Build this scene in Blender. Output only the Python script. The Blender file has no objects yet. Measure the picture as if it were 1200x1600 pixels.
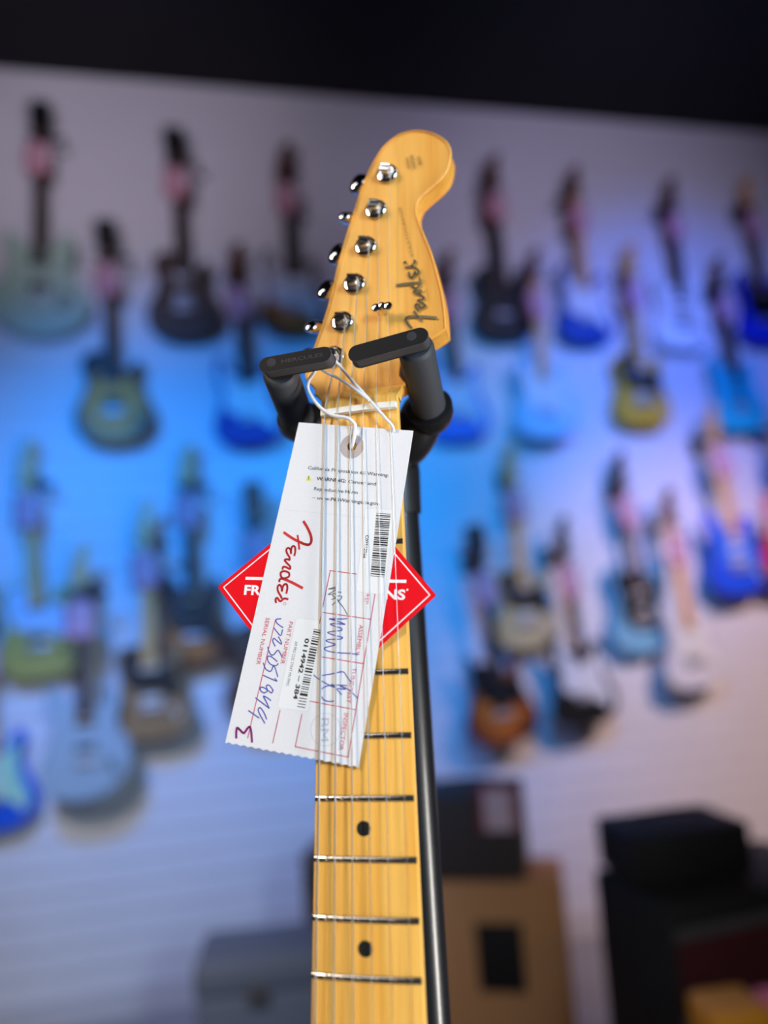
import bpy, bmesh, math, random
from mathutils import Vector, Matrix, Euler
random.seed(4)
S = bpy.context.scene
COL = S.collection
PI = math.pi

# ------------------------------------------------------------------ camera
CAM_H, PITCH, ROLL = 1.5, math.radians(8.0), math.radians(4.0)
cam_d = bpy.data.cameras.new('camera')
cam = bpy.data.objects.new('camera', cam_d); COL.objects.link(cam)
CAMM = (Matrix.Translation((0, 0, CAM_H)) @ Matrix.Rotation(PI/2 + PITCH, 4, 'X') @ Matrix.Rotation(-ROLL, 4, 'Z'))
cam.matrix_world = CAMM
cam_d.sensor_fit = 'HORIZONTAL'; cam_d.sensor_width = 36; cam_d.lens = 36   # 1200 px focal length
cam_d.clip_start = 0.02; cam_d.clip_end = 60
cam_d.dof.use_dof = True; cam_d.dof.focus_distance = 0.386
APERTURE = 0.0125                                    # diameter in metres
cam_d.dof.aperture_fstop = (cam_d.lens/1000)/APERTURE
S.camera = cam

# ------------------------------------------------------------------ look, world
S.view_settings.view_transform = 'Standard'; S.view_settings.look = 'None'
S.view_settings.gamma = 1; S.view_settings.use_curve_mapping = False
S.view_settings.exposure = 0.0
S.cycles.use_denoising = True
S.cycles.max_bounces = 6
W = bpy.data.worlds.new('world'); S.world = W; W.use_nodes = True
W.node_tree.nodes['Background'].inputs[0].default_value = (0.36, 0.35, 0.5, 1)
W.node_tree.nodes['Background'].inputs[1].default_value = 0.05

# frames: the display wall and the hero guitar
WALL_YAW, WALL_D = math.radians(13.0), 3.6
WM = Matrix.Translation((0, WALL_D, 0)) @ Matrix.Rotation(WALL_YAW, 4, 'Z') @ Matrix(((1,0,0,0),(0,0,-1,0),(0,1,0,0),(0,0,0,1)))
# WM local: x along the wall to the right, y up, z out of the wall
GR = Matrix(((0.96888, -0.02095, -0.24666), (0.08683, 0.96187, 0.25937), (0.23182, -0.27272, 0.93375)))
GT = Vector((-13.429, 52.122, -401.616))
GM = CAMM @ Matrix.Translation(GT/1000) @ GR.to_4x4() @ Matrix.Scale(0.001, 4)   # guitar frame, millimetres

def ray_plane(M, px, py, z):
    """point of the plane z in frame M that lies on the sight line of a pixel (in M's own units)"""
    A = M.inverted() @ CAMM
    o = A @ Vector((0, 0, 0)); e = A @ Vector(((px-600)/1200, (800-py)/1200, -1))
    d = e-o; t = (z-o.z)/d.z
    return o + d*t
def G(px, py, z): return ray_plane(GM, px, py, z)
def WP(px, py, z): return ray_plane(WM, px, py, z)

# ------------------------------------------------------------------ lights
def aim(o, target):
    d = Vector(target)-o.location
    o.rotation_euler = d.to_track_quat('-Z', 'Y').to_euler()
def spot(name, loc, target, power, color, angle, blend=1.0, size=0.1):
    d = bpy.data.lights.new(name, 'SPOT'); d.energy = power; d.color = color
    d.spot_size = math.radians(angle); d.spot_blend = blend; d.shadow_soft_size = size
    o = bpy.data.objects.new(name, d); COL.objects.link(o); o.location = loc; aim(o, target); return o
def area(name, loc, target, power, color, sx, sy, spread=180):
    d = bpy.data.lights.new(name, 'AREA'); d.energy = power; d.color = color
    d.shape = 'RECTANGLE'; d.spread = math.radians(spread); d.size = sx; d.size_y = sy
    o = bpy.data.objects.new(name, d); COL.objects.link(o); o.location = loc; aim(o, target); return o
CEIL_FILL_H = 3.7  # height of the two added overhead fill lights
NUT = GM @ Vector((0, -80, 0))
def gdir(x, y, z, dist): return NUT + (GM.to_3x3() @ Vector((x, y, z))).normalized()*dist
area('warm_key', gdir(-0.85, 0.70, 1.0, 2.2), NUT, 4.0, (1.0, 0.82, 0.58), 0.34, 0.8, 60)
area('cool_key', gdir(1.05, 0.35, 1.0, 2.2), NUT, 4.7, (0.55, 0.79, 1.0), 0.34, 0.8, 60)
area('side_fill', gdir(1.5, -0.75, 0.25, 2.0), NUT, 4.6, (1.0, 0.95, 0.88), 0.4, 0.8, 60)  # added fill from the lower right, brightens the right-hand wood edges
area('ceiling_fill', (-1.3, -0.9, CEIL_FILL_H), (-1.3, -0.9, 0), 9, (1.0, 0.95, 0.92), 1.2, 0.5)  # added unseen fill, gives chrome and strings something bright to reflect
area('ceiling_fill', (1.7, -0.9, CEIL_FILL_H), (1.7, -0.9, 0), 9, (0.86, 0.93, 1.0), 1.2, 0.5)  # its cooler twin on the right, also added for reflections and fill
spot('blue_wash', (-1.0, 1.3, 2.6), WM @ Vector((-0.95, 1.75, 0)), 255, (0, 0.25, 1), 82, 1.0, 0.15)
spot('blue_wash', (0.5, 1.5, 2.6), WM @ Vector((0.45, 1.85, 0)), 170, (0, 0.32, 1), 76, 1.0, 0.15)
spot('blue_wash', (1.6, 1.9, 3.0), WM @ Vector((1.65, 2.6, 0)), 190, (0, 0.14, 1), 66, 1.0, 0.15)
spot('warm_wash', (2.0, 1.4, 2.9), WM @ Vector((1.75, 0.75, 0)), 320, (1, 0.69, 0.60), 68, 1.0, 0.15)
spot('pale_wash', (-1.0, 1.0, 2.2), WM @ Vector((-1.1, 0.12, 0)), 92, (1.0, 0.90, 0.86), 64, 1.0, 0.15)
spot('upper_wash', (-0.9, 0.9, 3.2), WM @ Vector((-1.1, 3.85, 0)), 96, (0.78, 0.70, 0.92), 58, 1.0, 0.15)
spot('upper_wash', (1.3, 1.2, 3.2), WM @ Vector((1.2, 3.4, 0)), 110, (0.64, 0.58, 0.90), 70, 1.0, 0.15)

# ------------------------------------------------------------------ materials
def srgb(r, g, b):
    f = lambda c: (c/255/12.92) if c/255 <= 0.04045 else ((c/255+0.055)/1.055)**2.4
    return (f(r), f(g), f(b), 1)
MATS = {}
def mat(name, col, rough=0.5, metal=0.0, coat=0.0, noise=0.04, scale=40.0, spec=0.5):
    if name in MATS: return MATS[name]
    m = bpy.data.materials.new(name); m.use_nodes = True
    nt = m.node_tree; b = nt.nodes['Principled BSDF']
    b.inputs['Roughness'].default_value = rough; b.inputs['Metallic'].default_value = metal
    b.inputs['Coat Weight'].default_value = coat; b.inputs['Coat Roughness'].default_value = 0.08
    b.inputs['Specular IOR Level'].default_value = spec
    tc = nt.nodes.new('ShaderNodeTexCoord'); n = nt.nodes.new('ShaderNodeTexNoise')
    n.inputs['Scale'].default_value = scale; n.inputs['Detail'].default_value = 3
    nt.links.new(tc.outputs['Object'], n.inputs['Vector'])
    r = nt.nodes.new('ShaderNodeValToRGB')
    c = Vector(col[:3])
    r.color_ramp.elements[0].position = 0.3; r.color_ramp.elements[1].position = 0.7
    r.color_ramp.elements[0].color = (*(c*(1-noise)), 1); r.color_ramp.elements[1].color = (*[min(1, v*(1+noise)) for v in c], 1)
    nt.links.new(n.outputs['Fac'], r.inputs['Fac']); nt.links.new(r.outputs['Color'], b.inputs['Base Color'])
    MATS[name] = m; return m
def wood(name, c0, c1, stretch, scale, rough=0.35, coat=0.4, bump=0.0):
    if name in MATS: return MATS[name]
    m = bpy.data.materials.new(name); m.use_nodes = True
    nt = m.node_tree; b = nt.nodes['Principled BSDF']; L = nt.links.new
    b.inputs['Roughness'].default_value = rough; b.inputs['Coat Weight'].default_value = coat
    b.inputs['Coat Roughness'].default_value = 0.12
    tc = nt.nodes.new('ShaderNodeTexCoord'); mp = nt.nodes.new('ShaderNodeMapping'); mp.inputs['Scale'].default_value = stretch
    L(tc.outputs['Object'], mp.inputs['Vector'])
    n1 = nt.nodes.new('ShaderNodeTexNoise'); n1.inputs['Scale'].default_value = scale; n1.inputs['Detail'].default_value = 5
    n1.inputs['Distortion'].default_value = 0.6
    L(mp.outputs['Vector'], n1.inputs['Vector'])
    n2 = nt.nodes.new('ShaderNodeTexNoise'); n2.inputs['Scale'].default_value = scale*5; n2.inputs['Detail'].default_value = 2
    L(mp.outputs['Vector'], n2.inputs['Vector'])
    mx = nt.nodes.new('ShaderNodeMix'); mx.data_type = 'FLOAT'; mx.inputs[0].default_value = 0.3
    L(n1.outputs['Fac'], mx.inputs[2]); L(n2.outputs['Fac'], mx.inputs[3])
    r = nt.nodes.new('ShaderNodeValToRGB'); r.color_ramp.elements[0].position = 0.33; r.color_ramp.elements[1].position = 0.62
    r.color_ramp.elements[0].color = c0; r.color_ramp.elements[1].color = c1
    L(mx.outputs[0], r.inputs['Fac']); L(r.outputs['Color'], b.inputs['Base Color'])
    MATS[name] = m; return m
def burst(name, mid, edge, cx, cy, rx, ry, lo=0.45, hi=1.0):
    """sunburst finish: the lacquer itself is darker towards the rim of the body"""
    if name in MATS: return MATS[name]
    m = bpy.data.materials.new(name); m.use_nodes = True
    nt = m.node_tree; b = nt.nodes['Principled BSDF']; L = nt.links.new
    b.inputs['Roughness'].default_value = 0.5; b.inputs['Coat Weight'].default_value = 0.0
    tc = nt.nodes.new('ShaderNodeTexCoord'); mp = nt.nodes.new('ShaderNodeMapping')
    mp.inputs['Location'].default_value = (-cx/rx, -cy/ry, 0); mp.inputs['Scale'].default_value = (1/rx, 1/ry, 0)
    L(tc.outputs['Object'], mp.inputs['Vector'])
    ln = nt.nodes.new('ShaderNodeVectorMath'); ln.operation = 'LENGTH'; L(mp.outputs['Vector'], ln.inputs[0])
    r = nt.nodes.new('ShaderNodeValToRGB'); r.color_ramp.elements[0].position = lo; r.color_ramp.elements[1].position = hi
    r.color_ramp.elements[0].color = mid; r.color_ramp.elements[1].color = edge
    L(ln.outputs['Value'], r.inputs['Fac']); L(r.outputs['Color'], b.inputs['Base Color'])
    MATS[name] = m; return m

M_NECK = wood('amber_maple', srgb(236, 166, 66), srgb(249, 192, 96), (0.16, 0.006, 0.16), 1.0, 0.42, 0.08)
M_HEAD = wood('amber_maple_head', srgb(224, 152, 54), srgb(239, 177, 82), (0.10, 0.005, 0.10), 1.0, 0.45, 0.06)
M_CHROME = mat('chrome', (0.78, 0.79, 0.82), 0.10, 1.0, noise=0.02)
M_NICKEL = mat('nickel_fret', (0.62, 0.60, 0.58), 0.22, 1.0, noise=0.03)
M_STRING = mat('string_steel', (0.80, 0.79, 0.78), 0.30, 1.0, noise=0.02)
M_NUT = mat('bone_white', srgb(238, 234, 228), 0.35)
M_DOT = mat('black_dot', srgb(28, 27, 27), 0.4)
M_LOGO = mat('logo_ink', srgb(108, 98, 70), 0.5)
M_LOGO2 = mat('logo_fine_ink', srgb(128, 104, 60), 0.5)
M_PAPER = mat('tag_paper', srgb(232, 230, 236), 0.75, noise=0.015, scale=0.8)
M_STICK = mat('sticker_paper', srgb(238, 237, 241), 0.6, noise=0.01)
M_STICKEDGE = mat('sticker_edge', srgb(196, 196, 208), 0.6)
M_RED = mat('tag_red', srgb(236, 18, 32), 0.85, noise=0.03, spec=0.12)
M_WHITEINK = mat('white_ink', srgb(244, 240, 244), 0.6, noise=0.01)
M_REDINK = mat('red_ink', srgb(206, 24, 44), 0.6)
M_LINEINK = mat('red_line_ink', srgb(204, 52, 74), 0.6)
M_BLACKINK = mat('black_ink', srgb(22, 22, 26), 0.6)
M_GREYINK = mat('grey_text_ink', srgb(74, 72, 78), 0.6)
M_PEN = mat('blue_pen', srgb(72, 76, 176), 0.7)
M_PENCIL = mat('pencil', srgb(96, 98, 112), 0.7)
M_STAMP = mat('stamp_ink', srgb(196, 194, 206), 0.7)
M_PURPLE = mat('purple_marker', srgb(146, 12, 120), 0.6)
M_YELLOW = mat('warning_yellow', srgb(232, 222, 40), 0.6)
M_RING = mat('reinforcement_ring', srgb(186, 172, 170), 0.7)
M_CORD = mat('white_cord', srgb(232, 230, 236), 0.6)
M_RUBBER = mat('black_rubber', srgb(58, 60, 66), 0.62, noise=0.18, scale=1.4)
M_PAD = mat('black_pad', srgb(70, 68, 71), 0.7, noise=0.08, scale=1.0, spec=0.3)
M_PADF = mat('black_face_plate', srgb(22, 22, 27), 0.6, noise=0.08, scale=1.0, spec=0.15)
M_EMBOSS = mat('raised_letters', srgb(52, 52, 57), 0.6, spec=0.2)
M_DISC = mat('pivot_cap', srgb(52, 52, 57), 0.7, noise=0.1, scale=3, spec=0.2)
M_BLACKP = mat('black_plastic', srgb(26, 26, 29), 0.35)
M_POLE = mat('pole_enamel', srgb(20, 22, 26), 0.34, 0.0, 0.2)

# ------------------------------------------------------------------ mesh helpers
def link(name, bm, m, parent=None, smooth=True, mw=None):
    me = bpy.data.meshes.new(name)
    bmesh.ops.recalc_face_normals(bm, faces=bm.faces)
    bm.to_mesh(me); bm.free()
    return put(name, me, m, parent, smooth, mw)
def put(name, me, m, parent=None, smooth=True, mw=None):
    o = bpy.data.objects.new(name, me); COL.objects.link(o)
    if not me.materials: me.materials.append(None)
    o.material_slots[0].link = 'OBJECT'; o.material_slots[0].material = m
    if smooth:
        me.shade_smooth()
        me.set_sharp_from_angle(angle=math.radians(38))
    if parent: o.parent = parent
    if mw is not None: o.matrix_world = mw
    return o
def empty(name, mw, label, cat, group=None):
    o = bpy.data.objects.new(name, None); COL.objects.link(o); o.matrix_world = mw
    o.empty_display_size = 0.05
    return tag(o, label, cat, group)
def tag(o, label, cat, group=None):
    o['label'] = label; o['category'] = cat
    if group: o['group'] = group
    return o
def struct(o): o['kind'] = 'structure'; return o

def spline(pts, n=6, closed=True):
    """Catmull-Rom through 2D/3D points"""
    P = [Vector(p) for p in pts]; out = []; N = len(P)
    segs = N if closed else N-1
    for i in range(segs):
        if closed: a, b, c, d = P[i-1], P[i], P[(i+1) % N], P[(i+2) % N]
        else: a, b, c, d = P[max(i-1, 0)], P[i], P[i+1], P[min(i+2, N-1)]
        for k in range(n):
            t = k/n
            out.append(0.5*((2*b)+(c-a)*t+(2*a-5*b+4*c-d)*t*t+(3*b-a-3*c+d)*t**3))
    if not closed: out.append(P[-1])
    return out
def inset(ol, r):
    N = len(ol); area2 = sum(ol[i-1].x*ol[i].y-ol[i].x*ol[i-1].y for i in range(N)); s = 1 if area2 > 0 else -1
    out = []
    for i in range(N):
        t = (ol[(i+1) % N]-ol[i-1])
        if t.length < 1e-9: out.append(ol[i].copy()); continue
        t.normalize(); out.append(ol[i]+Vector((-t.y, t.x))*s*r)
    return out
def prism(bm, ol, z0, z1, r=0.0, steps=2):
    ol = [Vector((p[0], p[1])) for p in ol]
    lev = []
    if r > 0:
        for k in range(steps+1):
            a = PI/2*k/steps; lev.append((z0+r*(1-math.sin(a)), r*(1-math.cos(a))))
        for k in range(steps, -1, -1):
            a = PI/2*k/steps; lev.append((z1-r*(1-math.sin(a)), r*(1-math.cos(a))))
    else: lev = [(z0, 0), (z1, 0)]
    rings = [[bm.verts.new((p.x, p.y, z)) for p in (inset(ol, d) if d else ol)] for z, d in lev]
    N = len(ol)
    for A, B in zip(rings, rings[1:]):
        for i in range(N): bm.faces.new((A[i-1], A[i], B[i], B[i-1]))
    for R in (rings[0], rings[-1]):
        f = bm.faces.new(R); bmesh.ops.triangulate(bm, faces=[f])
    return bm
def box(bm, x0, x1, y0, y1, z0, z1, r=0.0, seg=2):
    V = [bm.verts.new((x, y, z)) for x in (x0, x1) for y in (y0, y1) for z in (z0, z1)]
    F = [(0,1,3,2),(4,6,7,5),(0,4,5,1),(2,3,7,6),(0,2,6,4),(1,5,7,3)]
    fs = [bm.faces.new([V[i] for i in f]) for f in F]
    if r > 0:
        ed = {e for f in fs for e in f.edges}
        bmesh.ops.bevel(bm, geom=list(ed), offset=r, segments=seg, profile=0.5, affect='EDGES')
    return bm
def tube(bm, pts, rad, n=10, cap=True):
    P = [Vector(p) for p in pts]; R = rad if isinstance(rad, (list, tuple)) else [rad]*len(P)
    rings = []; up = None
    for i, p in enumerate(P):
        t = (P[min(i+1, len(P)-1)]-P[max(i-1, 0)]).normalized()
        if up is None: up = Vector((0, 0, 1)) if abs(t.z) < 0.9 else Vector((1, 0, 0))
        s = t.cross(up).normalized(); up = s.cross(t).normalized()
        rings.append([bm.verts.new(p+(s*math.cos(2*PI*k/n)+up*math.sin(2*PI*k/n))*R[i]) for k in range(n)])
    for A, B in zip(rings, rings[1:]):
        for k in range(n): bm.faces.new((A[k-1], A[k], B[k], B[k-1]))
    if cap:
        bm.faces.new(rings[0]); bm.faces.new(rings[-1])
    return bm
def lathe(bm, prof, cx=0, cy=0, n=20, axis='Z'):
    rings = []
    for r, z in prof:
        rr = []
        for k in range(n):
            a = 2*PI*k/n; x, y = r*math.cos(a), r*math.sin(a)
            rr.append(bm.verts.new((cx+x, cy+y, z)))
        rings.append(rr)
    for A, B in zip(rings, rings[1:]):
        for k in range(n): bm.faces.new((A[k-1], A[k], B[k], B[k-1]))
    bm.faces.new(rings[0]); bm.faces.new(rings[-1])
    return bm
def circle(cx, cy, r, n=24, ry=None):
    return [Vector((cx+r*math.cos(2*PI*k/n), cy+(ry or r)*math.sin(2*PI*k/n))) for k in range(n)]
def capsule(a, b, r, n=12):
    a, b = Vector(a), Vector(b); d = (b-a).normalized(); s = Vector((-d.y, d.x)); out = []
    for k in range(n+1):
        t = -PI/2+PI*k/n; out.append(b+d*math.cos(t)*r+s*math.sin(t)*r)
    for k in range(n+1):
        t = PI/2+PI*k/n; out.append(a+d*math.cos(t)*r+s*math.sin(t)*r)
    return out
def ribbon(bm, pts, w, z, th=0.03, smooth=5):
    """flat pen stroke of width w lying at height z"""
    P = [Vector((p[0], p[1])) for p in pts]
    if smooth and len(P) > 2: P = spline(P, smooth, False)
    Lf, Rt = [], []
    for i, p in enumerate(P):
        t = P[min(i+1, len(P)-1)]-P[max(i-1, 0)]
        if t.length < 1e-9: t = Vector((1, 0))
        t.normalize(); s = Vector((-t.y, t.x))*w/2
        if i == 0: p = p-t*w*0.3
        if i == len(P)-1: p = p+t*w*0.3
        Lf.append(p+s); Rt.append(p-s)
    for i in range(len(P)-1):
        vs = [bm.verts.new((q.x, q.y, z)) for q in (Lf[i], Rt[i], Rt[i+1], Lf[i+1])]
        bm.faces.new(vs)
    for p in P[1:-1]:
        bm.faces.new([bm.verts.new((p.x+w/2*math.cos(2*PI*k/8), p.y+w/2*math.sin(2*PI*k/8), z+0.002)) for k in range(8)])
    return bm
def text_on(bm, s, p0, p1, h, z, bold=0.0):
    """letters whose baseline runs from p0 to p1 (plane coordinates), capital height h"""
    cu = bpy.data.curves.new('letters', 'FONT'); cu.body = s; cu.size = 1; cu.resolution_u = 3; cu.offset = bold
    o = bpy.data.objects.new('letters', cu); COL.objects.link(o)
    bpy.context.view_layer.update()
    me = bpy.data.meshes.new_from_object(o.evaluated_get(bpy.context.evaluated_depsgraph_get()))
    bpy.data.objects.remove(o); bpy.data.curves.remove(cu)
    xs = [v.co.x for v in me.vertices]; x0, x1 = min(xs), max(xs)
    p0, p1 = Vector(p0[:2]), Vector(p1[:2]); d = p1-p0; L = d.length; d.normalize(); u = Vector((-d.y, d.x))
    ky = h/0.70; kx = L/(x1-x0)
    for v in me.vertices:
        q = p0+d*(v.co.x-x0)*kx+u*v.co.y*ky; v.co = (q.x, q.y, z)
    bm.from_mesh(me); bpy.data.meshes.remove(me)
    return bm

# ================================================================== ROOM
CEIL_H = (WM @ WP(600, 158, 0)).z
def wall_mesh():
    bm = bmesh.new(); x0, x1 = -4.0, 4.5; y = 0.0; pitch, groove, dep = 0.10, 0.008, 0.012
    prof = [(0.0, 0.0)]
    while y < CEIL_H-pitch:
        prof += [(y+pitch-groove, 0.0), (y+pitch-groove, -dep), (y+pitch, -dep), (y+pitch, 0.0)]; y += pitch
    prof += [(CEIL_H+0.05, 0.0)]
    A = [bm.verts.new((x0, p[0], p[1])) for p in prof]; B = [bm.verts.new((x1, p[0], p[1])) for p in prof]
    for i in range(len(prof)-1): bm.faces.new((A[i], B[i], B[i+1], A[i+1]))
    back = [bm.verts.new(c) for c in ((x0, 0, -0.06), (x1, 0, -0.06), (x1, CEIL_H+0.05, -0.06), (x0, CEIL_H+0.05, -0.06))]
    bm.faces.new(back)
    return bm
M_WALL = mat('white_slatwall', srgb(222, 220, 224), 0.55, noise=0.02, scale=3)
struct(link('wall_back', wall_mesh(), M_WALL, smooth=False, mw=WM))
def slab(name, x0, x1, y0, y1, z0, z1, m):
    return struct(link(name, box(bmesh.new(), x0, x1, y0, y1, z0, z1), m, smooth=False))
slab('floor', -4.5, 5.2, -3.0, 5.2, -0.08, 0.0, mat('grey_floor', srgb(150, 148, 152), 0.45, noise=0.06, scale=2))
slab('ceiling', -4.5, 5.2, -3.0, 5.2, CEIL_H, CEIL_H+0.1, mat('black_ceiling', srgb(14, 13, 17), 0.9, noise=0.2, scale=3))
slab('wall_front', -4.5, 5.2, -3.1, -3.0, 0, CEIL_H, mat('far_wall_grey', srgb(96, 94, 100), 0.8))
slab('wall_left', -4.6, -4.5, -3.0, 2.6, 0, CEIL_H, mat('side_wall_grey', srgb(96, 94, 100), 0.8))
slab('wall_right', 5.2, 5.3, -3.0, 5.2, 0, CEIL_H, mat('side_wall_grey', srgb(96, 94, 100), 0.8))
tb = bmesh.new(); box(tb, -4.0, 4.5, 0, 0.09, 0.0, 0.014)
struct(link('baseboard_back', tb, mat('baseboard_white', srgb(200, 198, 202), 0.5), smooth=False, mw=WM))

# ================================================================== HERO GUITAR
SCALE = 648.0
fy = lambda n: -SCALE*(1-2**(-n/12))
hw = lambda y: 21.0+(-y)*(7.0/466)
RAD = 241.0
crown = lambda x: math.sqrt(RAD*RAD-x*x)-RAD
guitar = empty('electric_guitar', GM, 'amber maple neck and headstock of the electric guitar held upright in the stand', 'guitar')

def neck_mesh():
    bm = bmesh.new()
    def ring(y, th, dz=0.0):
        w = hw(min(y, 0)); pts = []
        for k in range(13):
            x = -w+2*w*k/12; xx = x
            z = crown(x)
            if k in (0, 12): z -= 0.9; xx = x*1.0
            if k in (1, 11): xx = math.copysign(w-0.5, x); z = crown(xx)-0.12
            pts.append((xx, y, z+dz))
        for k in range(1, 12):
            a = PI*k/12; pts.append((w*math.cos(a)*1.0, y, -2.6+dz*0.3-(th-2.6)*math.sin(a)**0.75))
        return [bm.verts.new(p) for p in pts]
    ys = [7.5, 6, 3, 0, -60, -120, -180, -240, -300, -360, -400, -470]
    R = [ring(y, 20.5+max(0, -y)*0.006) for y in ys]
    for A, B in zip(R, R[1:]):
        for k in range(len(A)): bm.faces.new((A[k-1], A[k], B[k], B[k-1]))
    bm.faces.new(R[0]); bm.faces.new(R[-1])
    # polished ramp from the fretboard end down to the headstock face
    prev = None; n = 8
    for i in range(n+1):
        t = i/n; y = 7.5+8.0*t; z = -6.05*(0.5-0.5*math.cos(PI*t))
        wl = 21.0+3.6*t*t; wr = 21.0+1.4*t
        row = [bm.verts.new((-wl+(wl+wr)*k/12, y, z+crown(-21+42*k/12)*(1-t)-(0.8*(1-t) if k in (0, 12) else 0))) for k in range(13)]
        bw = 11.0+10.0*t*t
        row += [bm.verts.new(p) for p in ((wr, y, -9.5), (bw, y, -19), (-bw, y, -19), (-wl, y, -9.5))]
        if prev:
            for k in range(17): bm.faces.new((prev[k-1], prev[k], row[k], row[k-1]))
        prev = row
    return bm
link('neck', neck_mesh(), M_NECK, guitar)

HS = [(-30.2,24.2),(-32.1,28.5),(-30.5,33.5),(-26.6,46.2),(-19.1,68.5),(-11.1,102.0),(-1.2,134.1),(4.2,149.5),(10.0,161.2),(16.5,170.0),(25.8,175.6),(35.4,175.8),(44.7,171.7),(51.9,165.1),(54.9,158.6),(55.0,152.1),(52.8,143.9),(47.8,137.8),(39.4,131.5),(35.2,126.8),(34.0,120.4),(35.8,111.6),(41.6,92.0),(44.6,77.4),(46.9,62.4),(47.6,46.5),(46.8,43.9),(40.6,40.3),(32.0,37.0),(26.0,33.0),(22.6,27.5),(21.6,21.0),(21.2,14.5),(-22.6,14.5),(-26.0,19.0)]
hb = bmesh.new(); prism(hb, spline(HS, 4), -20.0, -6.0, 0.9, 3)
head = link('headstock', hb, M_HEAD, guitar)
# ink on the headstock face
def hpx(pts, ox, oy, k): return [G(ox+x*k, oy+y*k, -5.9)[:2] for x, y in pts]
lb = bmesh.new()
for s, w in [([(525,1225),(470,1160),(438,1090),(480,1050),(600,1043),(750,1048),(915,1062)],1.25), ([(568,968),(620,1040),(685,1108)],1.1),
             ([(640,955),(600,905),(598,855),(640,862),(668,915),(700,905),(742,880),(715,845),(660,815),(628,790)],1.05),
             ([(628,790),(700,775),(718,748),(672,705),(610,690),(565,655),(600,640),(690,640)],1.05),
             ([(655,440),(664,530),(625,590),(560,592),(530,560),(550,520),(640,512)],1.0), ([(300,556),(420,535),(545,520)],1.35),
             ([(488,350),(500,420),(535,438),(572,395),(578,350),(612,392),(640,345),(610,300),(560,270),(520,255)],1.05),
             ([(430,275),(480,268),(540,240),(588,190),(570,165)],1.05), ([(420,195),(428,202),(436,196)],1.1)]:
    ribbon(lb, hpx(s, 590, 390, 0.1), w*1.22, -5.95)
link('script_logo', lb, M_LOGO, head, False)
tb = bmesh.new()
text_on(tb, 'STRATOCASTER', G(646, 400, -5.9), G(626, 322, -5.9), 1.5, -5.94)
text_on(tb, 'SYNCHRONIZED', G(671, 470, -5.9), G(667, 450, -5.9), 0.7, -5.94)
text_on(tb, 'TREMOLO', G(666, 446, -5.9), G(660, 420, -5.9), 0.7, -5.94)
text_on(tb, 'ORIGINAL', G(641, 263, -5.9), G(637, 245, -5.9), 1.6, -5.94, 0.01)
text_on(tb, 'CONTOUR', G(650, 263, -5.9), G(645, 241, -5.9), 1.9, -5.94, 0.02)
text_on(tb, 'BODY', G(659, 256, -5.9), G(656, 242, -5.9), 1.9, -5.94, 0.02)
link('small_decal_text', tb, M_LOGO2, head, False)

# nut, frets, dots
nb = bmesh.new(); slots = [-17.5+7*i for i in range(6)]
top = [(-20.6, 0.8)] + [(x, crown(x)+3.0) for x in [-20.2,-18.6,-17.5,-10.5,-3.5,3.5,10.5,17.5,18.6,20.2]] + [(20.6, 0.8)]
A = [nb.verts.new((x, -0.2, z)) for x, z in top] + [nb.verts.new((20.6, -0.2, -1.6)), nb.verts.new((-20.6, -0.2, -1.6))]
B = [nb.verts.new((x, 3.2, z-0.5)) for x, z in top] + [nb.verts.new((20.6, 3.2, -1.6)), nb.verts.new((-20.6, 3.2, -1.6))]
nb.faces.new(A); nb.faces.new(B)
for k in range(len(A)): nb.faces.new((A[k-1], A[k], B[k], B[k-1]))
link('nut', nb, M_NUT, guitar)
def fret_mesh(n):
    y = fy(n); w = hw(y)-0.4; bm = bmesh.new(); rows = []
    for k in range(15):
        x = -w+2*w*k/14; sc = 0.55 if k in (0, 14) else 1.0
        xx = x
        rows.append([bm.verts.new((xx, y+1.5*math.cos(a)*1.0, crown(x)-0.15+1.3*sc*math.sin(a))) for a in [PI*j/8 for j in range(9)]])
    for A, B in zip(rows, rows[1:]):
        for j in range(8): bm.faces.new((A[j], A[j+1], B[j+1], B[j]))
    bm.faces.new(rows[0]); bm.faces.new(rows[-1])
    return bm
for n in range(1, 23): link('fret', fret_mesh(n), M_NICKEL, guitar)
def dot(x, n):
    y = (fy(n-1)+fy(n))/2; bm = bmesh.new(); lathe(bm, [(3.3, crown(x)-0.6), (3.3, crown(abs(x)+2)+0.04), (3.0, crown(x)+0.05)], x, y, 28)
    link('position_marker', bm, M_DOT, guitar)
for n in (3, 5, 7, 9, 15, 17, 19, 21): dot(0, n)
dot(-9, 12); dot(9, 12)

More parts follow.
